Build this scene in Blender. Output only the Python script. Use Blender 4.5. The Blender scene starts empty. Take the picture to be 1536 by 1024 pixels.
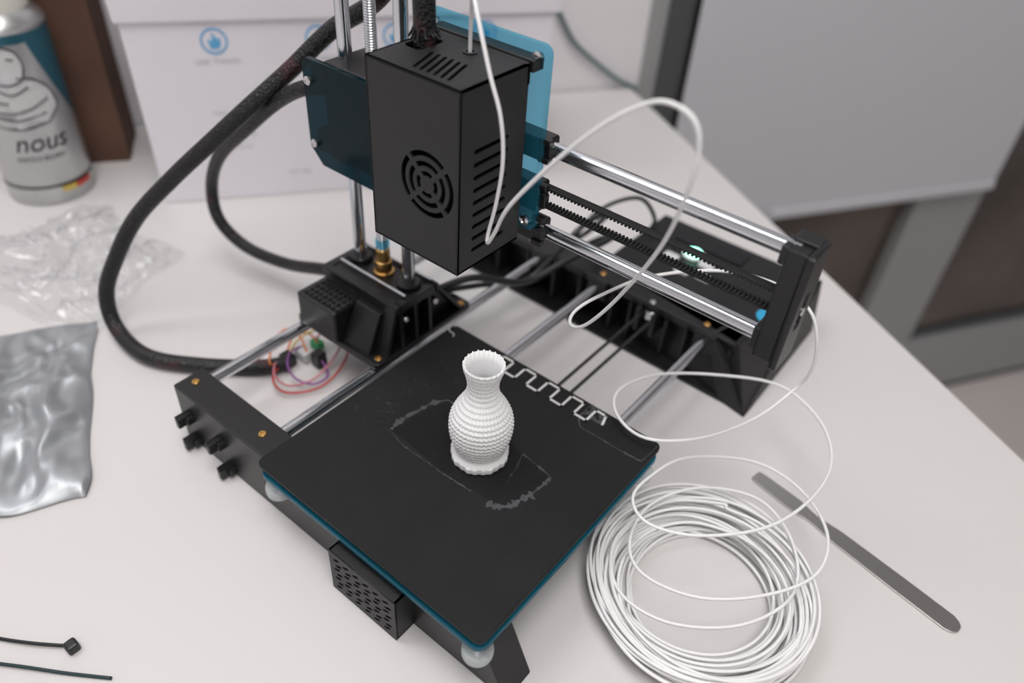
import bpy, bmesh, math, random
from mathutils import Vector, Matrix, noise
random.seed(7)
FZ=802.0
def W(p): return Vector((p[0]/1000,p[1]/1000,(p[2]+FZ)/1000))
COL=bpy.context.collection
# ------------------------------------------------------------ materials
def mat(name,col,rough=.5,metal=0,spec=.5,bump=0,bscale=200,trans=0,emis=None,estr=0,coat=0,var=0,vscale=20):
    m=bpy.data.materials.new(name);m.use_nodes=True;nt=m.node_tree;b=nt.nodes["Principled BSDF"]
    b.inputs["Base Color"].default_value=(*col,1);b.inputs["Roughness"].default_value=rough;b.inputs["Metallic"].default_value=metal
    b.inputs["Specular IOR Level"].default_value=spec;b.inputs["Coat Weight"].default_value=coat
    b.inputs["Transmission Weight"].default_value=trans
    if emis: b.inputs["Emission Color"].default_value=(*emis,1);b.inputs["Emission Strength"].default_value=estr
    tc=nt.nodes.new("ShaderNodeTexCoord")
    if bump:
        n=nt.nodes.new("ShaderNodeTexNoise");n.inputs["Scale"].default_value=bscale;n.inputs["Detail"].default_value=4
        bm=nt.nodes.new("ShaderNodeBump");bm.inputs["Strength"].default_value=bump;bm.inputs["Distance"].default_value=.0006
        nt.links.new(tc.outputs["Object"],n.inputs["Vector"]);nt.links.new(n.outputs["Fac"],bm.inputs["Height"]);nt.links.new(bm.outputs["Normal"],b.inputs["Normal"])
    if var:
        n=nt.nodes.new("ShaderNodeTexNoise");n.inputs["Scale"].default_value=vscale;n.inputs["Detail"].default_value=3
        r=nt.nodes.new("ShaderNodeValToRGB")
        r.color_ramp.elements[0].position=.3;r.color_ramp.elements[1].position=.7
        r.color_ramp.elements[0].color=(*[c*(1-var) for c in col],1);r.color_ramp.elements[1].color=(*[min(1,c*(1+var)) for c in col],1)
        nt.links.new(tc.outputs["Object"],n.inputs["Vector"]);nt.links.new(n.outputs["Fac"],r.inputs[0]);nt.links.new(r.outputs[0],b.inputs["Base Color"])
    return m
def clearmat(name,col,fac,rough=.05,dcol=None):
    m=bpy.data.materials.new(name);m.use_nodes=True;nt=m.node_tree;b=nt.nodes["Principled BSDF"];o=nt.nodes["Material Output"]
    b.inputs["Base Color"].default_value=(*(dcol or col),1);b.inputs["Roughness"].default_value=rough
    t=nt.nodes.new("ShaderNodeBsdfTransparent");t.inputs[0].default_value=(*col,1)
    mx=nt.nodes.new("ShaderNodeMixShader");mx.inputs[0].default_value=fac
    nt.links.new(t.outputs[0],mx.inputs[1]);nt.links.new(b.outputs[0],mx.inputs[2]);nt.links.new(mx.outputs[0],o.inputs["Surface"])
    return m
M={}
M['black']=mat("black_powder_steel",(.013,.013,.014),.5,bump=.25,bscale=1500)
M['blackp']=mat("black_plastic",(.008,.008,.009),.38,bump=.1,bscale=700)
M['dark']=mat("dark_void",(.003,.003,.003),.9,spec=.1)
M['bed']=mat("bed_surface",(.0075,.0075,.0075),.6,spec=.3,bump=.35,bscale=1300,var=.2,vscale=40)
M['bedfilm']=clearmat("bed_glue_film",(1,1,1),.16,.36,(.012,.012,.013))
M['steel']=mat("polished_rod",(.66,.68,.71),.17,1)
M['screw']=mat("screw_steel",(.75,.75,.75),.25,1)
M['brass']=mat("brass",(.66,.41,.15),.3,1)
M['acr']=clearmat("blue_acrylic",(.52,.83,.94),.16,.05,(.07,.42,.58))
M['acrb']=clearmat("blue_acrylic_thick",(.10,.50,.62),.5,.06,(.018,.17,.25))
M['acrd']=clearmat("teal_acrylic",(.05,.22,.27),.35,.04,(.003,.035,.05))
M['white']=mat("white_filament",(.84,.84,.84),.42,spec=.45)
M['pla']=mat("white_pla",(.85,.855,.86),.5)
M['desk']=mat("desk_laminate",(.655,.635,.63),.40,spec=.35,var=.012,vscale=3)
M['deskleg']=mat("desk_leg_metal",(.45,.45,.46),.4,.6)
M['wbox']=mat("white_carton",(.84,.82,.87),.65,var=.02,vscale=8)
M['blueink']=mat("blue_ink",(.12,.42,.72),.6)
M['greyink']=mat("grey_ink",(.62,.62,.66),.6)
M['brown']=mat("brown_cardboard",(.11,.055,.035),.8,var=.2,vscale=15)
M['wall']=mat("wall_paint",(.80,.78,.80),.7,bump=.1,bscale=60)
M['ceil']=mat("ceiling_paint",(.8,.8,.78),.8)
M['blind']=mat("roller_blind_fabric",(.60,.615,.65),.8,bump=.3,bscale=900)
M['frame']=mat("window_frame_grey",(.33,.34,.34),.45)
M['framed']=mat("frame_gasket_dark",(.075,.08,.085),.4)
M['glass']=mat("dark_glass",(.085,.068,.058),.08,var=.5,vscale=4)
M['tag']=clearmat("clear_tag",(.8,.82,.85),.5,.1,(.8,.8,.82))
M['clearnut']=clearmat("clear_plastic",(.9,.93,.94),.45,.15,(.8,.83,.84))
M['spat']=mat("brushed_steel",(.58,.57,.56),.32,.95,bump=.1,bscale=400)
M['zip']=mat("cable_tie_nylon",(.01,.012,.014),.4)
M['zipt']=mat("cable_tie_teal",(.01,.03,.035),.4)
M['tealcable']=mat("network_cable",(.06,.12,.13),.5)
for n,c in dict(red=(.5,.04,.03),orange=(.7,.22,.06),yellow=(.6,.45,.08),purple=(.25,.08,.3),green=(.03,.35,.12),pink=(.6,.2,.25),bluew=(.08,.15,.5)).items(): M[n]=mat("wire_"+n,c,.45)
M['lcd']=mat("lcd_glass",(.002,.002,.003),.08)
M['key']=mat("grey_key",(.6,.6,.61),.45)
M['led']=mat("green_led",(.1,.9,.5),.4,emis=(.3,1,.65),estr=5)
M['badge']=mat("blue_badge",(.03,.35,.6),.4)
M['glue']=clearmat("glue_residue",(1,1,1),.13,.3,(.42,.46,.5))
M['line']=mat("printed_line",(.66,.66,.66),.5)
M['belt']=mat("rubber_belt",(.012,.012,.012),.7)
def sleeve():
    m=mat("braided_sleeve",(.01,.01,.01),.42);nt=m.node_tree;b=nt.nodes["Principled BSDF"]
    tc=nt.nodes.new("ShaderNodeTexCoord");v=nt.nodes.new("ShaderNodeTexVoronoi");v.inputs["Scale"].default_value=620
    nt.links.new(tc.outputs["Object"],v.inputs["Vector"])
    r=nt.nodes.new("ShaderNodeValToRGB");r.color_ramp.elements[0].position=.0;r.color_ramp.elements[0].color=(.004,.004,.005,1)
    r.color_ramp.elements[1].position=1;r.color_ramp.elements[1].color=(.04,.04,.045,1)
    e=r.color_ramp.elements.new(.8);e.color=(.008,.008,.009,1)
    nt.links.new(v.outputs["Color"],r.inputs[0])
    n=nt.nodes.new("ShaderNodeTexNoise");n.inputs["Scale"].default_value=60;nt.links.new(tc.outputs["Object"],n.inputs["Vector"])
    r2=nt.nodes.new("ShaderNodeValToRGB");r2.color_ramp.elements[0].position=.62;r2.color_ramp.elements[0].color=(0,0,0,1);r2.color_ramp.elements[1].position=.7;r2.color_ramp.elements[1].color=(.35,.35,.35,1)
    nt.links.new(n.outputs["Fac"],r2.inputs[0])
    mx=nt.nodes.new("ShaderNodeMixRGB");mx.inputs[2].default_value=(.09,.008,.01,1)
    nt.links.new(r2.outputs[0],mx.inputs[0]);nt.links.new(r.outputs[0],mx.inputs[1]);nt.links.new(mx.outputs[0],b.inputs["Base Color"])
    bp=nt.nodes.new("ShaderNodeBump");bp.inputs["Strength"].default_value=.9;bp.inputs["Distance"].default_value=.0007
    nt.links.new(v.outputs["Distance"],bp.inputs["Height"]);nt.links.new(bp.outputs["Normal"],b.inputs["Normal"])
    return m
M['sleeve']=sleeve()
def foil(name,col,rough,sc):
    m=mat(name,col,rough,.6);nt=m.node_tree;b=nt.nodes["Principled BSDF"]
    tc=nt.nodes.new("ShaderNodeTexCoord");v=nt.nodes.new("ShaderNodeTexNoise");v.inputs["Scale"].default_value=sc;v.inputs["Detail"].default_value=1;v.inputs["Distortion"].default_value=1.0
    nt.links.new(tc.outputs["Object"],v.inputs["Vector"]);bp=nt.nodes.new("ShaderNodeBump");bp.inputs["Strength"].default_value=.4;bp.inputs["Distance"].default_value=.006
    nt.links.new(v.outputs["Fac"],bp.inputs["Height"]);nt.links.new(bp.outputs["Normal"],b.inputs["Normal"]);return m
M['foil']=foil("silver_foil",(.40,.42,.44),.4,20)
def floormat():
    m=mat("floor_tile",(.6,.55,.53),.35);nt=m.node_tree;b=nt.nodes["Principled BSDF"]
    tc=nt.nodes.new("ShaderNodeTexCoord");br=nt.nodes.new("ShaderNodeTexBrick");br.inputs["Scale"].default_value=1
    br.offset=0;br.inputs["Brick Width"].default_value=.6;br.inputs["Row Height"].default_value=.6;br.inputs["Mortar Size"].default_value=.006
    br.inputs["Color1"].default_value=(.70,.64,.62,1);br.inputs["Color2"].default_value=(.67,.62,.60,1);br.inputs["Mortar"].default_value=(.4,.37,.35,1)
    nt.links.new(tc.outputs["Object"],br.inputs["Vector"]);nt.links.new(br.outputs["Color"],b.inputs["Base Color"]);return m
M['floor']=floormat()
M['can']=mat("can_aluminium",(.52,.53,.53),.3,.85)
M['canblue']=mat("can_blue_print",(.03,.13,.18),.28,.5)
M['cancap']=mat("can_cap",(.72,.71,.64),.5)
M['canwhite']=mat("can_white_figure",(.60,.61,.61),.5)
M['caninkd']=mat("can_dark_ink",(.05,.055,.06),.5)
# ------------------------------------------------------------ builders
def top(name,loc):
    e=bpy.data.objects.new(name,None);e.location=W(loc);e.empty_display_size=.02;COL.objects.link(e);return e
def addmesh(name,verts,faces,m,par=None,smooth=False,scaled=True):
    me=bpy.data.meshes.new(name)
    me.from_pydata([W(v) if scaled else v for v in verts],[],faces);me.update()
    return finish(name,me,m,par,smooth)
def finish(name,me,m,par,smooth=False):
    ms=m if isinstance(m,list) else [m]
    for x in ms: me.materials.append(M[x] if isinstance(x,str) else x)
    if smooth:
        for p in me.polygons: p.use_smooth=True
    o=bpy.data.objects.new(name,me);COL.objects.link(o)
    if par: 
        o.parent=par;o.matrix_parent_inverse=Matrix.Translation(par.location).inverted()
    return o
def bm_out(name,bm,m,par,smooth=False,bevel=0,seg=2,ang=30):
    bmesh.ops.recalc_face_normals(bm,faces=bm.faces)
    if bevel:
        es=[e for e in bm.edges if len(e.link_faces)==2 and e.calc_face_angle(0)>math.radians(ang)]
        bmesh.ops.bevel(bm,geom=es,offset=bevel/1000,segments=seg,affect='EDGES',profile=.5,clamp_overlap=True)
    me=bpy.data.meshes.new(name);bm.to_mesh(me);bm.free();me.update()
    o=finish(name,me,m,par,False)
    if smooth:
        for p in me.polygons:p.use_smooth=True
    return o
def box(name,par,m,x0,x1,y0,y1,z0,z1,bevel=.6,rot=None):
    bm=bmesh.new();vs=[]
    for z in(z0,z1):
        for x,y in((x0,y0),(x1,y0),(x1,y1),(x0,y1)): vs.append(bm.verts.new(W((x,y,z))))
    for f in((0,3,2,1),(4,5,6,7),(0,1,5,4),(1,2,6,5),(2,3,7,6),(3,0,4,7)): bm.faces.new([vs[i] for i in f])
    return bm_out(name,bm,m,par,bevel=bevel)
def multibox(name,par,m,lst,bevel=.4):
    bm=bmesh.new()
    for (x0,x1,y0,y1,z0,z1) in lst:
        vs=[]
        for z in(z0,z1):
            for x,y in((x0,y0),(x1,y0),(x1,y1),(x0,y1)): vs.append(bm.verts.new(W((x,y,z))))
        for f in((0,3,2,1),(4,5,6,7),(0,1,5,4),(1,2,6,5),(2,3,7,6),(3,0,4,7)): bm.faces.new([vs[i] for i in f])
    return bm_out(name,bm,m,par,bevel=bevel,seg=1)
def hexa(name,par,m,bot,topv,bevel=.6):
    bm=bmesh.new();vs=[bm.verts.new(W(v)) for v in list(bot)+list(topv)];n=len(bot)
    bm.faces.new(vs[:n][::-1]);bm.faces.new(vs[n:])
    for i in range(n): bm.faces.new([vs[i],vs[(i+1)%n],vs[n+(i+1)%n],vs[n+i]])
    return bm_out(name,bm,m,par,bevel=bevel)
def lathe(name,par,m,c,prof,seg=32,axis='z',caps=True,smooth=True,fn=None):
    v=[];f=[]
    for (r,h) in prof:
        for k in range(seg):
            a=2*math.pi*k/seg;x,y=r*math.cos(a),r*math.sin(a)
            if axis=='z':q=(c[0]+x,c[1]+y,c[2]+h)
            elif axis=='x':q=(c[0]+h,c[1]+x,c[2]+y)
            else:q=(c[0]+y,c[1]+h,c[2]+x)
            v.append(q)
    n=len(prof)
    for i in range(n-1):
        for k in range(seg):
            a=i*seg+k;b=i*seg+(k+1)%seg;f.append((a,b,b+seg,a+seg))
    if caps: f.append(tuple(range(seg))[::-1]);f.append(tuple((n-1)*seg+k for k in range(seg)))
    o=addmesh(name,v,f,m,par)
    if smooth:
        for p in o.data.polygons:
            if len(p.vertices)==4:p.use_smooth=True
        try:o.data.set_sharp_from_angle(angle=math.radians(40))
        except Exception:pass
    return o
def cyl(name,par,m,c,r,h,axis='z',seg=24,ch=.3):
    return lathe(name,par,m,c,[(max(r-ch,.05),0),(r,ch),(r,h-ch),(max(r-ch,.05),h)],seg,axis)
def catmull(pts,n=10,closed=False):
    P=[Vector(p) for p in pts];out=[];N=len(P)
    for i in range(N-1):
        p0=P[max(i-1,0)];p1=P[i];p2=P[i+1];p3=P[min(i+2,N-1)]
        for k in range(n):
            t=k/n;out.append(.5*((2*p1)+(-p0+p2)*t+(2*p0-5*p1+4*p2-p3)*t*t+(-p0+3*p1-3*p2+p3)*t**3))
    out.append(P[-1]);return out
def tube(name,par,m,pts,r,seg=10,n=10,spline=True,rf=None):
    P=catmull(pts,n) if spline else [Vector(p) for p in pts]
    v=[];f=[];T=(P[1]-P[0]).normalized();N=T.orthogonal().normalized()
    for i,p in enumerate(P):
        t=(P[min(i+1,len(P)-1)]-P[max(i-1,0)])
        if t.length<1e-6:t=T
        t.normalize();N=(N-t*N.dot(t)).normalized();B=t.cross(N)
        rr=rf(i/(len(P)-1)) if rf else r
        for k in range(seg):
            a=2*math.pi*k/seg;v.append(p+N*rr*math.cos(a)+B*rr*math.sin(a))
        if i:
            for k in range(seg):
                a=(i-1)*seg+k;b=(i-1)*seg+(k+1)%seg;f.append((a,b,b+seg,a+seg))
    f.append(tuple(range(seg))[::-1]);f.append(tuple((len(P)-1)*seg+k for k in range(seg)))
    return addmesh(name,v,f,m,par,smooth=True)
def plate(name,par,m,outer,holes,thick,org,ax,ay,bevel=0):
    cu=bpy.data.curves.new(name,'CURVE');cu.dimensions='2D';cu.fill_mode='BOTH';cu.extrude=thick/2000;cu.bevel_depth=bevel/1000;cu.bevel_resolution=1
    if bevel: cu.extrude-=bevel/1000;cu.offset=-bevel/1000
    for pl in [outer]+holes:
        s=cu.splines.new('POLY');s.points.add(len(pl)-1);s.use_cyclic_u=True
        for i,(a,b) in enumerate(pl): s.points[i].co=(a/1000,b/1000,0,1)
    o=bpy.data.objects.new(name,cu);COL.objects.link(o)
    dg=bpy.context.evaluated_depsgraph_get();me=bpy.data.meshes.new_from_object(o.evaluated_get(dg))
    bpy.data.objects.remove(o);bpy.data.curves.remove(cu)
    ax=Vector(ax);ay=Vector(ay);az=ax.cross(ay);w=W(org)
    Mx=Matrix(((ax[0],ay[0],az[0],w[0]),(ax[1],ay[1],az[1],w[1]),(ax[2],ay[2],az[2],w[2]),(0,0,0,1)))
    me.transform(Mx);me.materials.clear()
    return finish(name,me,m,par)
def rrect(x0,x1,y0,y1,r,n=5):
    o=[]
    for cx,cy,a0 in((x1-r,y0+r,-90),(x1-r,y1-r,0),(x0+r,y1-r,90),(x0+r,y0+r,180)):
        for k in range(n+1):
            a=math.radians(a0+90*k/n);o.append((cx+r*math.cos(a),cy+r*math.sin(a)))
    return o
def circ(cx,cy,r,n=20): return [(cx+r*math.cos(2*math.pi*k/n),cy+r*math.sin(2*math.pi*k/n)) for k in range(n)]
def arcslot(cx,cy,r0,r1,a0,a1,n=10):
    A=[math.radians(a0+(a1-a0)*k/n) for k in range(n+1)]
    return [(cx+r1*math.cos(a),cy+r1*math.sin(a)) for a in A]+[(cx+r0*math.cos(a),cy+r0*math.sin(a)) for a in A[::-1]]
def slot(xa,ya,xb,yb,w,n=5):
    d=math.atan2(yb-ya,xb-xa);o=[]
    for (cx,cy,s) in((xb,yb,-90),(xa,ya,90)):
        for k in range(n+1):
            a=d+math.radians(s+180*k/n);o.append((cx+w/2*math.cos(a),cy+w/2*math.sin(a)))
    return o
X=(1,0,0);Y=(0,1,0);Z=(0,0,1)
TZ=-52.0
# ============================================================ ROOM
U=Vector((.5407,.8412,0));N=Vector((-.8412,.5407,0));O=Vector((-197,705,0))
def ST(s,t,z): 
    q=O+U*s+N*t;return (q.x,q.y,z)
def stbox(name,par,m,s0,s1,t0,t1,z0,z1,bevel=0):
    bot=[ST(s0,t0,z0),ST(s1,t0,z0),ST(s1,t1,z0),ST(s0,t1,z0)];tp=[(a[0],a[1],z1) for a in bot]
    return hexa(name,par,m,bot,tp,bevel)
CZ=2600-FZ
stbox("floor",None,'floor',-2300,2000,-2700,60,-FZ-30,-FZ)
stbox("ceiling",None,'ceil',-2300,2000,-2700,60,CZ,CZ+30)
stbox("wall_left",None,'wall',-2340,-2300,-2700,60,-FZ,CZ)
stbox("wall_right",None,'wall',2000,2040,-2700,60,-FZ,CZ)
stbox("wall_front",None,'wall',-2300,2000,-2740,-2700,-FZ,CZ)
stbox("wall_back",None,'wall',-2300,12,2,60,-FZ,CZ)
win=top("window_1",ST(600,30,-FZ))
stbox("jamb",win,'frame',12,36,0,60,-FZ,CZ,1)
stbox("jamb_gasket",win,'framed',36,70,-4,60,-FZ,CZ,1)
stbox("glass_a",win,'glass',70,575,25,33,-FZ+40,CZ)
stbox("glass_b",win,'glass',715,2000,25,33,-FZ+40,CZ)
stbox("mullion",win,'frame',572,716,4,50,-FZ,CZ,2)
stbox("mullion_bead",win,'framed',716,728,10,50,-FZ+180,CZ,1)
stbox("bottom_rail",win,'frame',70,2000,2,50,-FZ+20,-FZ+170,2)
stbox("bottom_bead",win,'framed',728,2000,14,45,-FZ+170,-FZ+184,1)
stbox("threshold",win,'framed',70,2000,6,50,-FZ,-FZ+22,1)
bl=top("roller_blind",ST(360,-20,CZ))
stbox("fabric",bl,'blind',72,700,-14,-12,-262,CZ-60)
stbox("bottom_bar",bl,'blind',72,700,-18,-8,-272,-258,1.5)
stbox("roller",bl,'blind',60,712,-60,-2,CZ-70,CZ-2,12)
stbox("tag",bl,'tag',225,262,-22,-19,-312,-250,1)
stbox("tag_grip",bl,'tag',232,255,-24,-22,-330,-312,1)
# ============================================================ DESK
dk=top("desk",ST(-400,-500,-FZ))
stbox("desk_top",dk,'desk',-1300,0,-1000,-2,TZ-25,TZ,1.5)
for i,(s,t) in enumerate([(-1270,-970),(-70,-970),(-1270,-70),(-70,-70)]):
    stbox("leg_%d"%(i+1),dk,'deskleg',s,s+45,t,t+45,-FZ,TZ-25,2)
stbox("rail_1",dk,'deskleg',-1225,-70,-960,-935,TZ-65,TZ-25,1)
stbox("rail_2",dk,'deskleg',-1225,-70,-60,-35,TZ-65,TZ-25,1)
# ============================================================ PRINTER
pr=top("desktop_3d_printer",(40,100,TZ))
hexa("front_bar",pr,'blackp',[(-92,8,TZ),(172,8,TZ),(172,28,TZ),(-92,28,TZ)],[(-92,8,-8),(150,8,-8),(150,29,-8),(-92,29,-8)],1)
pg=[]
for (x,z) in((-81,-28),(-79,-46),(-50,-28),(-44,-46)):
    pg+=[(x-4.2,x+4.2,3.5,9,z-2.6,z+2.6),(x-1.6,x+1.6,-1,9,z-3.6,z+3.6),(x-4.2,x-2.4,0,9,z-3.6,z+3)]
multibox("front_bar_pegs",pr,'blackp',pg,.4)
def scr(nm,x,y,z,r=2.4,m='brass'):
    lathe(nm,pr,m,(x,y,z),[(r,0),(r,.5),(r-.5,1.0),(1.1,1.0),(1.0,.3)],16,caps=True)
for i,x in enumerate((-84,-20,38,129)): scr("front_screw_%d"%(i+1),x,18.5,-8)
for n,x in dict(a=-86.5,b=-18,c=36,d=127).items(): cyl("y_rod_"+n,pr,'steel',(x,20,-15.7),4,262,'y',28)
hexa("rear_bar_top",pr,'blackp',[(-100,283,-16),(150,283,-16),(150,308,-16),(-100,308,-16)],[(-100,281,-8),(148,281,-8),(148,306,-8),(-100,306,-8)],.8)
hexa("rear_bar_back",pr,'blackp',[(-105,296,TZ),(172,296,TZ),(172,306,TZ),(-105,306,TZ)],[(-100,296,-15),(150,296,-15),(150,306,-15),(-100,306,-15)],.5)
ribs=[(x-1,x+1,279,297,-50,-15) for x in(-98,-60,-30,-4,20,50,66,96,112,146)]
ribs+=[(x-8,x+8,278,297,-24,-8.5) for x in(-86.5,-18,36,127)]
ribs+=[(-100,160,271,297,-52,-49.5)]
multibox("rear_bar_ribs",pr,'blackp',ribs,.4)
hexa("control_box",pr,'blackp',[(20,300,TZ),(172,269,TZ),(170,396,TZ),(22,398,TZ)],[(25,300,-8),(150,283,-8),(163,398,-8),(25,398,-8)],1.2)
hexa("end_cap_facet",pr,'black',[(150,272,TZ),(173,268,TZ),(171,396,TZ),(160,396,TZ)],[(128,280,-8),(131,279,-8),(164,398,-7.5),(160,398,-7.5)],.5)
for i,(x,y) in enumerate(((-32,287),(35,288),(123,288))): scr("rear_screw_%d"%(i+1),x,y,-8)
plate("lcd_screen",pr,'lcd',rrect(50,108,370,389,1),[],1,(0,0,-7.4),X,Y)
cyl("power_button",pr,'led',(73,359,-8.2),6,4,'z')
lathe("button_ring",pr,'key',(73,359,-8),[(9,0),(9,1.2),(6.5,1.6),(6.5,0)],24)
for i,(x,y) in enumerate(((61,345),(88,352),(94,336),(77,333))):
    plate("key_%d"%(i+1),pr,'key',rrect(x-6,x+6,y-4,y+4,2),[],2,(0,0,-7.5),X,Y,.3)
cyl("badge",pr,'badge',(153,327,-8.2),10,.8,'z',32)
def belt(nm,p0,p1,wdir,w,toothdir,pitch=2,th=1.0):
    p0=Vector(p0);p1=Vector(p1);d=(p1-p0);L=d.length;d.normalize();wd=Vector(wdir)*w/2;td=Vector(toothdir)
    v=[];f=[];
    def bx(a,b,t0,t1):
        i=len(v)
        for s in(a,b):
            for q in(-1,1):
                for t in(t0,t1): v.append(p0+d*s+wd*q+td*t)
        f.extend([(i,i+1,i+3,i+2),(i+4,i+6,i+7,i+5),(i,i+4,i+5,i+1),(i+2,i+3,i+7,i+6),(i,i+2,i+6,i+4),(i+1,i+5,i+7,i+3)])
    bx(0,L,0,th*.7)
    s=0
    while s<L-pitch: bx(s,s+pitch*.5,th*.6,th*1.6);s+=pitch
    return addmesh(nm,v,f,'belt',pr)
belt("y_belt_upper",(76,25,-18),(76,285,-18),X,2,(0,0,-1))
belt("y_belt_lower",(86,25,-18),(86,285,-18),X,2,(0,0,-1))
cyl("y_pulley",pr,'steel',(81,285,-21.5),6,7,'z')
multibox("y_pulley_bracket",pr,'blackp',[(73,76,275,297,-32,-12),(86,89,275,297,-32,-12),(73,89,280,297,-12,-9)],.4)
cyl("y_pulley_bolt",pr,'screw',(81,284,-9),2.2,1.5)
bx0,bx1,by0=61,109,-4
holes=[]
for r in range(7):
    for c in range(6):
        holes.append(slot(65+c*7.2+ (r%2)*1.5,-22-r*4-.8,68+c*7.2+(r%2)*1.5,-22-r*4+.8,1.8,3))
plate("motor_cover_front",pr,'black',[(bx0,TZ+1),(bx1,TZ+1),(bx1,-17),(bx0,-17)],holes,1.2,(0,by0,0),X,Z)
multibox("motor_cover",pr,'black',[(bx0,bx0+1.2,by0,9,TZ+1,-17),(bx1-1.2,bx1,by0,9,TZ+1,-17),(bx0,bx1,by0,9,TZ+1,TZ+2.2),(bx0,bx1,by0,9,-18.2,-17)],.1)
box("stepper_body",pr,'dark',bx0+4,bx1-4,by0+2,9,TZ+4,-20)
# --- bed
plate("build_plate",pr,'bed',rrect(0,160,0,160,4),[],3,(0,0,-1.5),X,Y,.4)
plate("bed_frame",pr,'blackp',rrect(1,159,1,159,5),[],1.6,(0,0,-4.1),X,Y)
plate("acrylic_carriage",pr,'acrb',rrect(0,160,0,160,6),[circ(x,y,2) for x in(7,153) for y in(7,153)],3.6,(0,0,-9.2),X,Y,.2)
plate("carriage_plate",pr,'blackp',rrect(22,140,4,156,3),[],.5,(0,0,-11.4),X,Y)
for i,(x,y) in enumerate(((7,7),(153,7),(153,153),(7,153))):
    pts=[(x+2.6*math.cos(a),y+2.6*math.sin(a),-17.5+ (a/(2*math.pi))*2.1) for a in [k*math.pi/6 for k in range(0,78)]]
    pts=[p for p in pts if p[2]<-4]
    tube("spring_%d"%(i+1),pr,'screw',pts,.45,6,1,False)
    cyl("bed_bolt_%d"%(i+1),pr,'screw',(x,y,-27),1.5,23)
    lathe("thumb_nut_%d"%(i+1),pr,'clearnut',(x,y,-26),[(5.5,0),(7.6,.6),(7.9,2),(7.9,5),(7.4,6.2),(4,6.6),(4,8)],28)
multibox("bearing_blocks",pr,'blackp',[(x-8,x+8,y-14,y+14,-25,-12) for x in(36,127) for y in(35,125)],.8)
zz=[(38,153),(44,149),(44,157)]
x=44
for k in range(5):
    zz+=[(x+9,157),(x+9,146),(x+18,146)] if k<4 else [(x+7,157),(x+9,150)]
    if k<4: zz+=[(x+18,157)]
    x+=18
v=[];f=[]
def ribbon(pts,w,z,v,f,h=.5):
    for a,b in zip(pts,pts[1:]):
        a=Vector(a);b=Vector(b);d=(b-a).normalized();n=Vector((-d.y,d.x))*w/2;a=a-d*w/2;b=b+d*w/2;i=len(v)
        for zz_ in(z,z+h):
            for q in(a-n,b-n,b+n,a+n): v.append((q.x,q.y,zz_))
        f.extend([(i,i+3,i+2,i+1),(i+4,i+5,i+6,i+7),(i,i+1,i+5,i+4),(i+1,i+2,i+6,i+5),(i+2,i+3,i+7,i+6),(i+3,i,i+4,i+7)])
ribbon(zz,1.4,0,v,f,.45)
addmesh("purge_line",v,f,'line',pr)
tube("purge_hook",pr,'line',[(2,158,.5),(2,154,4),(4,150,3),(7,151,1),(8,149,.6)],.45,6,6)
def smear(nm,pts,w,z=.14):
    P=catmull([(a,b,0) for a,b in pts],14);v=[];f=[]
    for i,p in enumerate(P):
        t=P[min(i+1,len(P)-1)]-P[max(i-1,0)];t.normalize();n=Vector((-t.y,t.x,0))
        ww=w*(.15+1.5*abs(noise.noise(Vector((p.x*.35,p.y*.35,i*.07)))*1.6))
        j=Vector((noise.noise(Vector((i*.5,1,0))),noise.noise(Vector((i*.5,7,0))),0))*.7
        v.append(p+j+n*ww/2+Vector((0,0,z)));v.append(p+j-n*ww/2+Vector((0,0,z)))
        if i:k=2*i;f.append((k-2,k-1,k+1,k))
    return addmesh(nm,v,f,'glue',pr)
def jag(pts,j=.6,n=8):
    out=[]
    for a,b in zip(pts,pts[1:]+pts[:1]):
        for k in range(n):
            t=k/n;out.append((a[0]+(b[0]-a[0])*t+random.uniform(-j,j),a[1]+(b[1]-a[1])*t+random.uniform(-j,j)))
    return out
plate("glue_film_centre",pr,'bedfilm',jag([(37,65),(44,104),(84,103),(126,98),(121,64),(80,62)]),[],.08,(0,0,.05),X,Y)
smear("glue_1",[(37,65),(36,72),(36.5,80),(38,86),(39,94),(42,100),(45,104)],3.2)
smear("glue_1a",[(36,64),(42,63),(50,61),(60,61),(80,61),(100,62)],.7)
smear("glue_1b",[(45,104),(52,104),(58,100),(60,94)],2.4)
smear("glue_1c",[(56,103),(75,104),(92,102)],.5)
smear("glue_2",[(104,101),(112,100),(120,99),(126,98)],1.2)
smear("glue_3",[(126,98),(126,90),(125,82),(123,74),(122,68),(116,64)],1.9)
smear("glue_3c",[(126,82),(123,75),(121,68),(116,63),(111,62)],3.6)
smear("glue_3d",[(104,101),(108,90),(110,80)],.6)
smear("glue_4",[(111,160),(111,152),(112,145),(117,140),(128,140),(142,140),(157,141)],.9)
smear("glue_5",[(112,158),(118,158),(124,152),(119,150),(113,154)],4.2)
smear("glue_6",[(157,141),(158,150),(158,158)],.6)
for i in range(22):
    x0=random.uniform(6,40);y0=random.uniform(60,135);smear("scratch_%d"%(i+1),[(x0,y0),(x0+random.uniform(2,12),y0+random.uniform(-6,6))],.25,.06)
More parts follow.
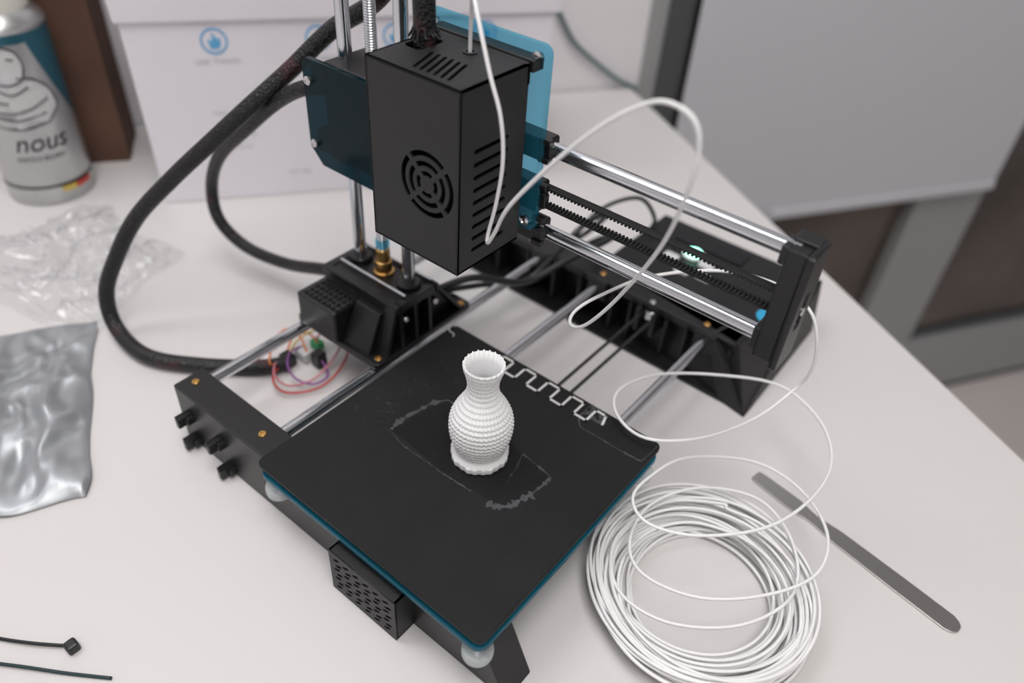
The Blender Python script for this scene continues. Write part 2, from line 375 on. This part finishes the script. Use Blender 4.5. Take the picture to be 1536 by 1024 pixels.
# --- Z tower base
plate("tower_plate",pr,'blackp',rrect(-91,-13,101,192,4),[],4.5,(0,0,-9.4),X,Y,.5)
for i,(x,y) in enumerate(((-87,107),(-18,107),(-18,186),(-87,186))): scr("tower_screw_%d"%(i+1),x,y,-7)
hexa("tower_body",pr,'blackp',[(-84,112,-8),(-22,112,-8),(-22,184,-8),(-84,184,-8)],[(-81,124,26),(-20,124,26),(-20,158,26),(-81,158,26)],1)
def rib(nm,y,th,x0,x1t,x1b):
    hexa(nm,pr,'blackp',[(x0,y,-8),(x1b,y,-8),(x1b,y+th,-8),(x0,y+th,-8)],[(x0,y,25),(x1t,y,25),(x1t,y+th,25),(x0,y+th,25)],.3)
for i,y in enumerate((124,137,150)): rib("tower_rib_%d"%(i+1),y,2.5,-24,-15,-13.5)
hexa("tower_rib_4",pr,'blackp',[(-24,110,-8),(-14,110,-8),(-14,113,-8),(-24,113,-8)],[(-24,121,25),(-15,121,25),(-15,124,25),(-24,124,25)],.3)
hexa("tower_rib_5",pr,'blackp',[(-24,182,-8),(-14,182,-8),(-14,185,-8),(-24,185,-8)],[(-24,157,25),(-15,157,25),(-15,160,25),(-24,160,25)],.3)
multibox("tower_top_rail",pr,'blackp',[(-84,-14,121,126,21,27),(-84,-14,155,160,21,27),(-20,-14,124,158,21,27),(-84,-78,124,158,21,27)],.6)
for i,(y,z) in enumerate(((131,12),(158,12))): lathe("tower_side_screw_%d"%(i+1),pr,'screw',(-20,y,z),[(2.6,0),(2.6,4),(1.8,5),(1,5),(1,4)],16,'x')
box("z_motor_box",pr,'blackp',-84,-48,99,124,-7,17,1.2)
multibox("z_motor_vents",pr,'blackp',[(-80+i*4.2,-77.8+i*4.2,102+j*4.6,104.4+j*4.6,17,18.2) for i in range(8) for j in range(4)],.2)
hexa("z_front_flange",pr,'blackp',[(-48,104,-7),(-24,104,-7),(-24,122,-7),(-48,122,-7)],[(-46,116,20),(-24,116,20),(-24,124,20),(-46,124,20)],.6)
for n,x in dict(a=-72,b=-27).items():
    cyl("z_rod_"+n,pr,'steel',(x,145,10),4,320,'z',28)
    cyl("z_rod_boss_"+n,pr,'blackp',(x,145,20),8,10,'z',28,.8)
pf=[];h=30
while h<315: pf+=[(3.0,h),(3.6,h+.7)];h+=1.4
lathe("lead_screw",pr,'steel',(-50,145,0),pf,20)
lathe("coupler",pr,'brass',(-50,145,26),[(7,0),(7,1.5),(5.6,2),(5.6,9),(4.6,9.5),(4.6,18),(4,18.5)],24)
cyl("coupler_collar",pr,'acr',(-50,145,46),4.6,5)
for i,y in enumerate((133,157)): cyl("motor_tie_rod_%d"%(i+1),pr,'steel',(-78,y,28.5),1.1,60,'x',12)
box("tower_top_cap",pr,'blackp',-88,-12,131,159,315,331,2)
# --- Z carriage
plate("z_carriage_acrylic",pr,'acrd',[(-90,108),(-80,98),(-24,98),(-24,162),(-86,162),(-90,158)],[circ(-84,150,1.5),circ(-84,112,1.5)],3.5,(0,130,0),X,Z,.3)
hexa("z_carriage_body",pr,'blackp',[(-79,133,102),(-24,133,102),(-24,168,102),(-79,168,102)],[(-79,133,161),(-24,133,161),(-24,168,161),(-79,168,161)],2)
for i,z in enumerate((150,112)): lathe("z_carriage_screw_%d"%(i+1),pr,'screw',(-84,128,z),[(2.6,0),(2.6,-2),(1.6,-3),(1,-3),(1,-2)],16,'y')
multibox("z_carriage_lugs",pr,'blackp',[(-88,-79,132,140,104,118),(-88,-79,132,140,144,157)],.8)
for n,z in dict(upper=149.3,lower=101.2).items(): cyl("x_rod_"+n,pr,'steel',(-80,161,z),4,276,'x',28)
belt("x_belt_upper",(-60,161,128),(196,161,128),Y,5,(0,0,-1),2.2,1.2)
belt("x_belt_lower",(-60,161,116),(196,161,116),Y,5,(0,0,1),2.2,1.2)
hexa("x_end_cap",pr,'blackp',[(192,153,93),(202,153,93),(202,170,93),(192,170,93)],[(192,153,153),(202,153,153),(202,170,153),(192,170,153)],1.2)
plate("x_end_cap_cover",pr,'blackp',rrect(151,171,91,154,2),[rrect(158,164,112,132,1)],3.5,(203.5,0,0),Y,Z,.5)
multibox("x_end_cap_steps",pr,'blackp',[(191,203,162,172,148,154.5),(189,193,155,167,143,153),(189,193,155,167,95,108)],.6)
cyl("x_idler",pr,'steel',(198,156,122),6.5,10,'y')
cyl("x_idler_bolt",pr,'screw',(204,161,122),2.2,2,'x')
# --- print head box
hx0,hx1,hy0,hy1,hz0,hz1=0,58,95.2,142.7,102,196.5
fan=[]
for r0,r1 in((14.2,17),(9.2,11.8),(4.4,6.8)):
    for q in range(4): 
        g=math.degrees(1.3/((r0+r1)/2))
        fan.append(arcslot(38,145,r0,r1,45+q*90+g,135+q*90-g))
plate("head_front",pr,'black',[(hx0,hz0),(hx1,hz0),(hx1,hz1),(hx0,hz1)],fan[:12],1.2,(0,hy0+.6,0),X,Z)
sl=[slot(106.5,z,129,z+.0,2.4) for z in [165-6.6*i for i in range(9)]]
plate("head_side",pr,'black',[(hy0,hz0),(hy1,hz0),(hy1,hz1),(hy0,hz1)],sl,1.2,(hx1-.6,0,0),Y,Z)
plate("head_side_left",pr,'black',[(hy0,hz0),(hy1,hz0),(hy1,hz1),(hy0,hz1)],[slot(106.5,z,129,z,2.4) for z in [165-6.6*i for i in range(9)]],1.2,(hx0+.6,0,0),Y,Z)
tops=[slot(25.5+i*4.1,101,19.5+i*4.1,119,1.9) for i in range(6)]
plate("head_top",pr,'black',[(hx0,hy0),(hx1,hy0),(hx1,hy1),(hx0,hy1)],tops+[rrect(3,14,116,134,3),circ(31,132,3.6)],1.2,(0,0,hz1-.6),X,Y)
plate("head_bottom",pr,'black',[(hx0,hy0),(hx1,hy0),(hx1,hy1),(hx0,hy1)],[circ(28,120,8)],1.2,(0,0,hz0+.6),X,Y)
lathe("nozzle",pr,'brass',(28,120,90),[(.6,0),(3,4),(3,8),(7,8),(7,13)],20)
box("head_interior",pr,'dark',4,54,100,141,106,188)
cyl("head_fan_hub",pr,'dark',(38,98,145),5,3,'y')
lathe("filament_guide",pr,'blackp',(31,132,196.3),[(3.6,0),(3.6,.8),(2,.8),(2,0)],20)
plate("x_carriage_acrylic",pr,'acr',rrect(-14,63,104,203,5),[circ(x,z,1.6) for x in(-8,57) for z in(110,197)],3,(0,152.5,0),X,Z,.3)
multibox("x_carriage_top_bracket",pr,'blackp',[(-4,60,143,151,192,198),(0,58,141,144,186,197)],.5)
multibox("x_carriage_blocks",pr,'blackp',[(-8,63,155,167,143,155),(-8,63,155,167,95,107),(-2,61,155,165,113,130)],1)
multibox("x_carriage_clips",pr,'blackp',[(60,67,152,156,z-1.5,z+1.5) for z in(156,146,131,112,104,97)]+[(60,66,154,158,z-4,z+4) for z in(150,122,101)],.4)
for i,(x,z) in enumerate(((57,197),(57,110),(-8,197))): lathe("x_carriage_screw_%d"%(i+1),pr,'screw',(x,151,z),[(3,0),(3,-2.2),(1.5,-2.8),(1,-2)],16,'y')
har=[(9,125,190),(9,125,205),(7,126,240),(0,132,290),(-18,150,320),(-34,172,290),(-50,182,232),(-72,176,190),(-103,163,165),(-122,143,140),(-138,121,118),(-155,102,96),(-176,82,70),(-198,62,40),(-210,46,10),(-216,34,-18),(-205,29,-41),(-169,29,-45),(-135,48,-45.5),(-104,75,-46),(-94,90,-46)]
tube("wire_sleeve_main",pr,'sleeve',har,5.4,14,10)
tube("wire_sleeve_carriage",pr,'sleeve',[(-80,150,138),(-95,136,140),(-123,134,124),(-159,131,94),(-199,131,59),(-223,134,24),(-217,131,-1),(-196,137,-19),(-155,143,-18),(-112,146,-4),(-84,150,0)],4.6,12,10)
for i in range(12):
    a=i*.55;tube("sleeve_fray_%d"%(i+1),pr,'zip',[(9+3*math.cos(a),125+3*math.sin(a),210),(9+5.5*math.cos(a),125+5.5*math.sin(a),203),(9+8*math.cos(a),125+7*math.sin(a),198.5+random.random()*3)],.6,5,4)
tube("rear_cable_1",pr,'zip',[(-30,176,5),(-18,200,8),(0,235,-5),(12,270,2),(20,300,5),(14,335,-5),(-8,345,-25),(-30,330,-45),(-40,300,-40)],2.6,8,8)
tube("rear_cable_2",pr,'zip',[(-32,180,0),(-25,215,-10),(-12,258,-20),(4,300,15),(0,345,5),(-25,350,-30),(-45,318,-46),(-40,290,-46)],2.2,8,8)
tube("rear_cable_3",pr,'zip',[(-20,310,-30),(-8,340,5),(10,372,12),(26,376,-2),(30,360,-6)],1.8,8,8)
def TP(px,py,z=-46): 
    return (-82+(px-475)*.287+(py-555)*.543,101+(px-475)*.357-(py-555)*.463,z)
wires=[('orange',[(430,548,-46),(416,560,-40),(420,538,-36),(438,520,-34),(458,524,-38),(470,545,-44)]),
('red',[(432,550,-46),(420,575,-44),(435,592,-46),(470,592,-48),(500,585,-46),(525,565,-42),(532,545,-38),(515,525,-36)]),
('purple',[(462,532,-44),(446,545,-40),(442,565,-40),(455,580,-44),(480,584,-47),(500,575,-46),(492,560,-42)]),
('pink',[(434,546,-46),(424,556,-42),(424,578,-40),(445,588,-44),(480,578,-46),(512,558,-40),(520,538,-38),(500,524,-36),(482,530,-40)]),
('yellow',[(440,545,-45),(452,528,-42),(476,520,-38),(500,522,-38),(520,535,-42)]),
('orange',[(446,550,-46),(440,536,-44),(450,522,-40),(470,518,-40),(486,532,-42)])]
for i,(c,p) in enumerate(wires): tube("lead_%d"%(i+1),pr,c,[TP(*q) for q in p],.8,6,8)
def tpbox(nm,m,px,py,z0,z1,hx,hy):
    q=TP(px,py);box(nm,pr,m,q[0]-hx,q[0]+hx,q[1]-hy,q[1]+hy,z0,z1,.5)
tpbox("wire_plug",'blackp',487,552,-50,-39,4,4);tpbox("wire_plug_small",'blackp',440,546,-50,-42,5,4)
tpbox("terminal_block",'green',484,527,-50,-43,4.5,3);tpbox("terminal_clip",'key',462,540,-50,-43,6,3)
# ============================================================ VASE
vp=[(0,16.6),(1,17.3),(4,17.4),(5.5,16.6),(7.5,15.3),(10,15.4),(14,16.6),(20,18.2),(27,18.8),(33,18.2),(39,16),(45,12.8),(50,10.2),(55,8.9),(60,8.9),(65,9.8),(70,11.2),(73,11.6)]
vpc=catmull([(r,h,0) for h,r in vp],8)
def prof(h):
    for a,b in zip(vpc,vpc[1:]):
        if a.y<=h<=b.y:
            return a.x+(b.x-a.x)*((h-a.y)/max(1e-6,b.y-a.y))
    return vp[-1][1]
cx,cy=86.3,84.8
VS=.92
SEG=480;H=300;v=[];f=[]
VZ=.25
def VV(r,a,z): return (cx+VS*r*math.cos(a),cy+VS*r*math.sin(a),z*VS+VZ)
for i in range(H+1):
    h=73*i/H;r0=prof(h)
    for k in range(SEG):
        a=2*math.pi*k/SEG
        if h>8: 
            w=math.cos(22*a+h*1.0)*math.cos(22*a-h*1.0)
            irr=1+.5*noise.noise(Vector((math.cos(a)*9,math.sin(a)*9,h*.6)))
            rr=r0+.45*irr*min(1,(h-8)/2)*w*(r0/16)**.5
        elif h>4.5: rr=r0
        else: rr=r0+.3*math.sin(9*a)+.25*math.sin(23*a)
        zz_=h+(.7*math.cos(22*a) if i==H else 0)
        v.append(VV(rr,a,zz_))
for i in range(H):
    for k in range(SEG):
        a=i*SEG+k;b=i*SEG+(k+1)%SEG;f.append((a,b,b+SEG,a+SEG))
base=len(v)
inner=[(73,10.4),(68,9.2),(60,7.6),(55,7.6),(45,11.4),(30,16.8),(15,15),(3,13)]
for h,r in inner:
    for k in range(SEG): a=2*math.pi*k/SEG;v.append(VV(r,a,h))
for k in range(SEG):
    a=H*SEG+k;b=H*SEG+(k+1)%SEG;f.append((a,b,base+(k+1)%SEG,base+k))
for i in range(len(inner)-1):
    for k in range(SEG):
        a=base+i*SEG+k;b=base+i*SEG+(k+1)%SEG;f.append((a,b,b+SEG,a+SEG))
f.append(tuple(range(SEG))[::-1]);f.append(tuple(base+(len(inner)-1)*SEG+k for k in range(SEG)))
addmesh("printed_vase",v,f,'pla',None,smooth=True)
# ============================================================ FILAMENT
path=[(31,132,192),(31,132,205),(33,130,218),(40,122,228),(50,114,222),(62,109,202),(70,108,185),(72.5,108,165),(70,108,143),(67,107,126),(68.5,105,122),(74,103,131),(84,100,151),(105,100,180),(124,100,202),(139,100,215),(149,100,220),(160,100,218),(165,100,209),(164,102,190),(150,120,150),(127,138,103),(113,141,78),(104,142,67),(97,144,65),(95,152,68),(100,168,72),(112,200,74),(141,230,77),(173,236,80),(194,235,74),(204,234,58),(207,236,36),(202,236,17),(193,205,10),(176,172,8),(153,151,8),(131,155,8),(120,173,8),(130,201,8),(158,231,5),(190,257,-2),(221,248,-5),(239,222,-6),(241,188,-6),(230,152,-6),(205,123,-6),(181,112,-6),(166,120,-6),(164,140,-8),(172,172,-12),(202,202,-18),(232,202,-19),(256,183,-19),(262,155,-20),(247,126,-21),(221,102,-22),(192,95,-23),(175,108,-24),(170,138,-25),(186,170,-26),(216,186,-27),(243,172,-28),(257,142,-29),(244,108,-30),(214,84,-30),(184,84,-31),(166,110,-31),(174,150,-31),(200,172,-31)]
ccx,ccy=216,121
ang=math.atan2(172-ccy,200-ccx)
cp=[]
NL=38
offs=[(random.uniform(-6,6),random.uniform(-6,6),random.uniform(40,60)) for _ in range(NL+2)]
for i in range(NL*18):
    q=i/18;k=int(q);t=q-k;t=t*t*(3-2*t)
    a=ang-2*math.pi*q
    o0=offs[k];o1=offs[k+1]
    ox=o0[0]+(o1[0]-o0[0])*t;oy=o0[1]+(o1[1]-o0[1])*t;rad=o0[2]+(o1[2]-o0[2])*t
    rad+=1.2*math.sin(2*a+k)
    z=-51.0+max(0,(20*(1-q/NL)))+4*noise.noise(Vector((q*2.2,3,0)))
    cp.append((ccx+ox+rad*math.cos(a),ccy+oy+rad*math.sin(a),max(z,-51)))
tube("filament_coil",None,'white',path+cp,.95,8,6)
# ============================================================ SPATULA
a=Vector((202,225));b=Vector((336,199));d=(b-a).normalized();n=Vector((-d.y,d.x));L=(b-a).length
wp=[(0,3.6),(1,4.6),(6,5.2),(30,5.8),(34,5.4),(39,4.2),(44,3.8),(50,4.4),(60,5.6),(100,6.2),(L-6,6.2),(L-2.5,4.9),(L-.6,3),(L,1.2)]
wl=[a+d*s+n*w for s,w in wp];wr=[a+d*s-n*w for s,w in wp][::-1]
plate("metal_spatula",None,'spat',[(q.x,q.y) for q in wl+wr],[],1.4,(0,0,TZ+.75),X,Y,.25)
# ============================================================ WHITE BOX
u2=Vector((.588,.809,0));n2=Vector((-.809,.588,0));B0=Vector((-347,157,0))
def S2(s,t,z): q=B0+u2*s+n2*t;return (q.x,q.y,z)
wb=top("white_cardboard_box",S2(175,80,TZ))
hexa("carton",wb,'wbox',[S2(0,0,TZ),S2(352,0,TZ),S2(352,150,TZ),S2(0,150,TZ)],[S2(-2,-1,109),S2(354,-1,109),S2(354,150,109),S2(-2,150,109)],1.5)
hexa("lid",wb,'wbox',[S2(-5,-5,108),S2(358,-5,108),S2(358,152,108),S2(-5,152,108)],[S2(-7,-7,150),S2(360,-7,150),S2(360,153,150),S2(-7,153,150)],2)
def tilt(z): return -(z-TZ)/161
def onface(nm,m,outer,holes,s,z):
    return plate(nm,wb,m,outer,holes,.5,S2(s,tilt(z)-.35,z),u2,Z)
for i,s in enumerate((66,148,212,290)):
    z=92
    onface("icon_ring_%d"%(i+1),'blueink',circ(0,0,10.5,32),[circ(0,0,9.0,32)],s,z)
    hand=[(-3,-6),(3,-6),(5,-2),(5,2),(3.4,2.2),(3.2,0),(2.2,3.5),(.9,3.5),(.6,1),(.2,6),(-1.3,6),(-1.4,-.5),(-4,1.5),(-5,.5)]
    onface("icon_hand_%d"%(i+1),'blueink',hand,[],s,z)
def text(nm,par,m,s,size,org,ax,ay,thick=.1,bend=None):
    c=bpy.data.curves.new(nm,'FONT');c.body=s;c.size=size/1000;c.align_x='CENTER';c.extrude=thick/1000
    if bend:c.shear=.3
    o=bpy.data.objects.new(nm,c);COL.objects.link(o);dg=bpy.context.evaluated_depsgraph_get();me=bpy.data.meshes.new_from_object(o.evaluated_get(dg))
    bpy.data.objects.remove(o);bpy.data.curves.remove(c);me.materials.clear()
    if bend: 
        C,R,a0=bend
        for vv in me.vertices:
            x,y,z=vv.co;a=a0+x*1000/R;r=R+.25
            vv.co=W((C[0]+r*math.cos(a),C[1]+r*math.sin(a),org[2]+y*1000))
    else:
        ax=Vector(ax);ay=Vector(ay);az=ax.cross(ay);w=W(org)
        me.transform(Matrix(((ax[0],ay[0],az[0],w[0]),(ax[1],ay[1],az[1],w[1]),(ax[2],ay[2],az[2],w[2]),(0,0,0,1))))
    return finish(nm,me,m,par)
for i,(s,t) in enumerate(((66,"User friendly"),(148,"Fast heating"),(212,"Low noise"),(290,"Portable"))):
    text("label_%d"%(i+1),wb,'greyink',t,7,S2(s,tilt(74)-.5,74),u2,Z)
for i,(s,z,t) in enumerate(((70,10,"Net weight  2.6 kg"),(70,-2,"Build 150 mm"),(120,-30,"PLA / ABS"),(60,30,"Model"),(150,10,"Size"))):
    text("small_text_%d"%(i+1),wb,'greyink',t,4.5,S2(s,tilt(z)-.5,z),u2,Z)
# ============================================================ BROWN BOX
bb=top("open_cardboard_box",S2(-110,120,TZ))
def s2hex(nm,m,s0,s1,t0,t1,z0,z1,ds=0,dt=0):
    return hexa(nm,bb,m,[S2(s0,t0,z0),S2(s1,t0,z0),S2(s1,t1,z0),S2(s0,t1,z0)],[S2(s0+ds,t0+dt,z1),S2(s1+ds,t0+dt,z1),S2(s1+ds,t1+dt,z1),S2(s0+ds,t1+dt,z1)],.3)
p0,p1,q0,q1=-150,-38,88,148
s2hex("panel_front",'brown',p0,p1,q0,q0+3,TZ,135);s2hex("panel_back",'brown',p0,p1,q1-3,q1,TZ,135)
s2hex("panel_left",'brown',p0,p0+3,q0+3,q1-3,TZ,135);s2hex("panel_right",'brown',p1-3,p1,q0+3,q1-3,TZ,135)
s2hex("panel_base",'brown',p0+3,p1-3,q0+3,q1-3,TZ,TZ+3)
s2hex("flap_right",'brown',p1-3,p1,q0+3,q1-3,135,180,12,0);s2hex("flap_front",'brown',p0+4,p1-4,q0,q0+3,135,175,0,-16)
# ============================================================ SPRAY CAN
cc=(-444,104,TZ);sc=top("spray_can",cc)
lathe("body",sc,'can',cc,[(33,0),(35.5,1.5),(36,4),(35,6),(35.6,8),(36,148)],64)
a0=math.atan2(-141-cc[1],266-cc[0])
def arcband(nm,m,z0,z1,aa,ab,R=36.3,n=40,slant=0):
    v=[];f=[]
    for i in range(n+1):
        a=a0+math.radians(aa+(ab-aa)*i/n)
        zb=z0+slant*(1-i/n)**3
        for z in(min(zb,z1-.5),z1): v.append((cc[0]+R*math.cos(a),cc[1]+R*math.sin(a),TZ+z))
        if i:k=2*i;f.append((k-2,k,k+1,k-1))
    return addmesh(nm,v,f,m,sc,smooth=True)
arcband("print_blue_side",'canblue',50,147,22,150,36.2,60,slant=96)
arcband("print_blue_top",'canblue',140,147,-210,24,36.2,60)
lathe("shoulder",sc,'can',(cc[0],cc[1],TZ),[(36,148),(36.8,150),(35,154),(29,160),(24,164)],64)
lathe("cap",sc,'cancap',(cc[0],cc[1],TZ),[(28,160),(28.5,196),(26,201),(12,203)],48)
arcband("stripe_yellow",'yellow',11,16,10,30,n=8);arcband("stripe_red",'red',11,16,30,58,n=10);arcband("stripe_dark",'dark',17,18.5,-90,90)
text("brand_text",sc,'caninkd',"nous",22,(0,0,TZ+52),X,Z,bend=(cc,36.1,a0+.05))
text("small_text",sc,'caninkd',"FORTE E SICURO",5,(0,0,TZ+43),X,Z,bend=(cc,36.1,a0-.05))
def FS(p): return (p[0]*1.12-2,(p[1]-76)*1.02+72)
def canpatch(nm,m,pts,R=36.4):
    pts=[FS(p) for p in pts]
    bm=bmesh.new();vs=[]
    for (x,z) in pts:
        a=a0+x/R;vs.append(bm.verts.new(W((cc[0]+R*math.cos(a),cc[1]+R*math.sin(a),TZ+z))))
    mx=sum(p[0] for p in pts)/len(pts);mz=sum(p[1] for p in pts)/len(pts)
    rings=[vs]
    for s_ in(.75,.5,.25):
        ring=[]
        for (x,z) in pts:
            a=a0+(mx+(x-mx)*s_)/R;ring.append(bm.verts.new(W((cc[0]+R*math.cos(a),cc[1]+R*math.sin(a),TZ+mz+(z-mz)*s_))))
        rings.append(ring)
    c=bm.verts.new(W((cc[0]+R*math.cos(a0+mx/R),cc[1]+R*math.sin(a0+mx/R),TZ+mz)))
    k=len(vs)
    for r0,r1 in zip(rings,rings[1:]):
        for i in range(k): bm.faces.new((r0[i],r0[(i+1)%k],r1[(i+1)%k],r1[i]))
    for i in range(k): bm.faces.new((rings[-1][i],rings[-1][(i+1)%k],c))
    return bm_out(nm,bm,m,sc)
canpatch("figure_torso",'canwhite',[(-30,80),(-6,76),(14,79),(24,90),(22,104),(14,114),(2,118),(-12,118),(-24,112),(-31,98)],36.7)
canpatch("figure_head",'canwhite',[(-13,116),(-3,113),(6,117),(9,128),(6,138),(-3,142),(-11,137),(-14,126)],36.9)
canpatch("figure_beard",'greyink',[(-12,116),(-3,112),(5,116),(7,124),(2,121),(-3,123),(-8,121),(-12,124)],37.05)
for i,pp in enumerate([[(-30,80),(-31,98),(-24,112),(-12,118)],[(14,79),(24,90),(22,104),(14,114),(2,118)],[(-28,96),(-12,90),(4,92),(18,98)],[(-26,88),(-6,84),(14,87)],[(-30,80),(-6,76),(14,79)],[(-16,112),(-4,105),(8,110)],[(-14,126),(-11,137),(-3,142),(6,138),(9,128),(6,117),(-3,113),(-13,116),(-14,126)],[(-8,132),(-5,133)],[(0,133),(4,132)],[(-24,104),(-16,100),(-8,98)]]):
    pp=[FS(p) for p in pp]
    P=[(cc[0]+37.2*math.cos(a0+x/36.6),cc[1]+37.2*math.sin(a0+x/36.6),TZ+z) for x,z in pp];tube("figure_line_%d"%(i+1),sc,'caninkd',P,.65,5,6)
# ============================================================ FOIL BAG
def bag(nm,m,c0,e1,e2,nx,ny,hf,seed,par=None):
    v=[];f=[];c0=Vector(c0);e1=Vector(e1);e2=Vector(e2)
    for sgn in(1,-1):
        for i in range(nx+1):
            for j in range(ny+1):
                a=i/nx;b=j/ny
                edge=min(a*.7,(1-a)*.7,b,1-b);pf=min(1,edge*5)**.6
                q=c0+e1*a+e2*b
                wob=Vector((noise.noise(Vector((a*5,b*5,seed))),noise.noise(Vector((a*5,b*5,seed+9))),0))*6
                q=q+wob
                nz=noise.noise(Vector((a*2.5,b*5,seed+3)));n3=abs(noise.noise(Vector((a*5+b*2,b*11,seed+5))));n4=abs(noise.noise(Vector((a*9-b*4,b*8,seed+7))))
                z=hf*pf*(.7+.5*nz-.45*n3-.3*n4)+2.0*(1+noise.noise(Vector((a*5,b*4,seed+1))))
                if sgn<0: z=min(z-.8,1+1.2*(1+noise.noise(Vector((a*7,b*4,seed+1)))))
                v.append((q.x,q.y,TZ+max(.5,z)))
    K=(nx+1)*(ny+1)
    for i in range(nx):
        for j in range(ny):
            a=i*(ny+1)+j;f.append((a,a+ny+1,a+ny+2,a+1));f.append((K+a,K+a+1,K+a+ny+2,K+a+ny+1))
    return addmesh(nm,v,f,m,par,smooth=True)
bag("foil_bag",'foil',(-236,28,0),(143,-88,0),(-62,-104,0),90,60,17,4.2)
# ============================================================ CLEAR BAG
def plas():
    m=bpy.data.materials.new("clear_film");m.use_nodes=True;nt=m.node_tree;b=nt.nodes["Principled BSDF"];o=nt.nodes["Material Output"]
    t=nt.nodes.new("ShaderNodeBsdfTransparent");t.inputs[0].default_value=(.98,.98,.985,1)
    g=nt.nodes.new("ShaderNodeBsdfGlossy");g.inputs["Roughness"].default_value=.08
    lw=nt.nodes.new("ShaderNodeLayerWeight");lw.inputs[0].default_value=.25
    mx=nt.nodes.new("ShaderNodeMixShader");mp=nt.nodes.new("ShaderNodeMath");mp.operation='MULTIPLY_ADD';mp.inputs[1].default_value=.4;mp.inputs[2].default_value=.06
    nt.links.new(lw.outputs["Facing"],mp.inputs[0]);nt.links.new(mp.outputs[0],mx.inputs[0]);nt.links.new(t.outputs[0],mx.inputs[1]);nt.links.new(g.outputs[0],mx.inputs[2]);nt.links.new(mx.outputs[0],o.inputs["Surface"]);return m
M['film']=plas()
v=[];f=[];NX=120
for i in range(NX+1):
    for j in range(NX+1):
        a=i/NX;b=j/NX
        q=Vector((-400,-40,0))*(1-a)*(1-b)+Vector((-385,112,0))*(1-a)*b+Vector((-222,12,0))*a*(1-b)+Vector((-268,122,0))*a*b
        w=Vector((noise.noise(Vector((a*4,b*4,1.1))),noise.noise(Vector((a*4,b*4,8.1))),0))*14
        e=min(a,1-a,b,1-b)
        wx=a+.12*noise.noise(Vector((a*3,b*3,4)));wy=b+.12*noise.noise(Vector((a*3,b*3,14)))
        r=1-abs(noise.noise(Vector((wx*8,wy*2.6,2)))) ;r2=1-abs(noise.noise(Vector((wx*6,wy*14,6))));r3=1-abs(noise.noise(Vector((wx*20,wy*9,9))))
        z=min(1,e*8)*(13*r**4+7*r2**5+2.5*r3**4-7)+1
        v.append((q.x+w.x,q.y+w.y,TZ+max(.6,z)))
for i in range(NX):
    for j in range(NX):
        a=i*(NX+1)+j;f.append((a,a+NX+1,a+NX+2,a+1))
addmesh("clear_plastic_bag",v,f,'film',None,smooth=True)
# ============================================================ CABLE TIES
def tie(nm,m,pts,hd):
    e=top(nm,(pts[0][0],pts[0][1],TZ))
    tube("strap",e,m,pts,.9,6,8)
    h=Vector(hd);box("head",e,m,h.x-3,h.x+3,h.y-3,h.y+3,TZ+.1,TZ+6,1.2)
tie("cable_tie",'zip',[(-10,-112,TZ+2),(-26,-124,TZ+2.5),(-45,-135,TZ+1.2),(-75,-150,TZ+1)],(-9,-112))
tie("cable_tie",'zipt',[(19,-108,TZ+1),(0,-121,TZ+1.2),(-20,-134,TZ+2),(-60,-160,TZ+1)],(-66,-164))
# network cable runs along the wall and ends clipped just past the desk corner
tube("network_cable",None,'tealcable',[ST(-190,-5,TZ+190),ST(-160,-5,TZ+160),ST(-140,-5,TZ+135),ST(-110,-5,TZ+100),ST(-85,-5,TZ+62),ST(-50,-5,TZ+33),ST(-20,-5,TZ+12),ST(-4,-6,TZ+4.2),ST(3.5,-6,TZ+1),ST(5,-6,TZ-10),ST(5,-6,TZ-28)],2.6,8,10)
# ============================================================ LIGHTS
def area(nm,loc,tgt,sx,sy,pw,col):
    l=bpy.data.lights.new(nm,'AREA');l.shape='RECTANGLE';l.size=sx;l.size_y=sy;l.energy=pw;l.color=col
    o=bpy.data.objects.new(nm,l);o.location=W(loc);COL.objects.link(o)
    d=W(tgt)-o.location;o.rotation_euler=d.to_track_quat('-Z','Y').to_euler();return o
area("ceiling_light",(620,-350,CZ-30),(570,-300,0),.7,1.3,24.5,(1,.97,.945))
area("ceiling_light",(-700,-300,CZ-30),(-650,-250,0),.6,1.2,12.5,(.965,.975,1))
w=bpy.data.worlds.new("room_world");bpy.context.scene.world=w;w.use_nodes=True
w.node_tree.nodes["Background"].inputs[0].default_value=(.9,.93,1,1);w.node_tree.nodes["Background"].inputs[1].default_value=.3
# ============================================================ CAMERA
c=bpy.data.cameras.new("camera");co=bpy.data.objects.new("camera",c);COL.objects.link(co)
co.location=W((265.804,-141.136,329.556));co.rotation_euler=(.8634,-.0612,.6788)
c.sensor_width=36;c.lens=1167.27/1536*36;c.clip_start=.01
c.dof.use_dof=True;c.dof.focus_distance=.40;c.dof.aperture_fstop=4.0
bpy.context.scene.camera=co
vs=bpy.context.scene.view_settings
try: vs.view_transform='Standard'
except Exception: pass
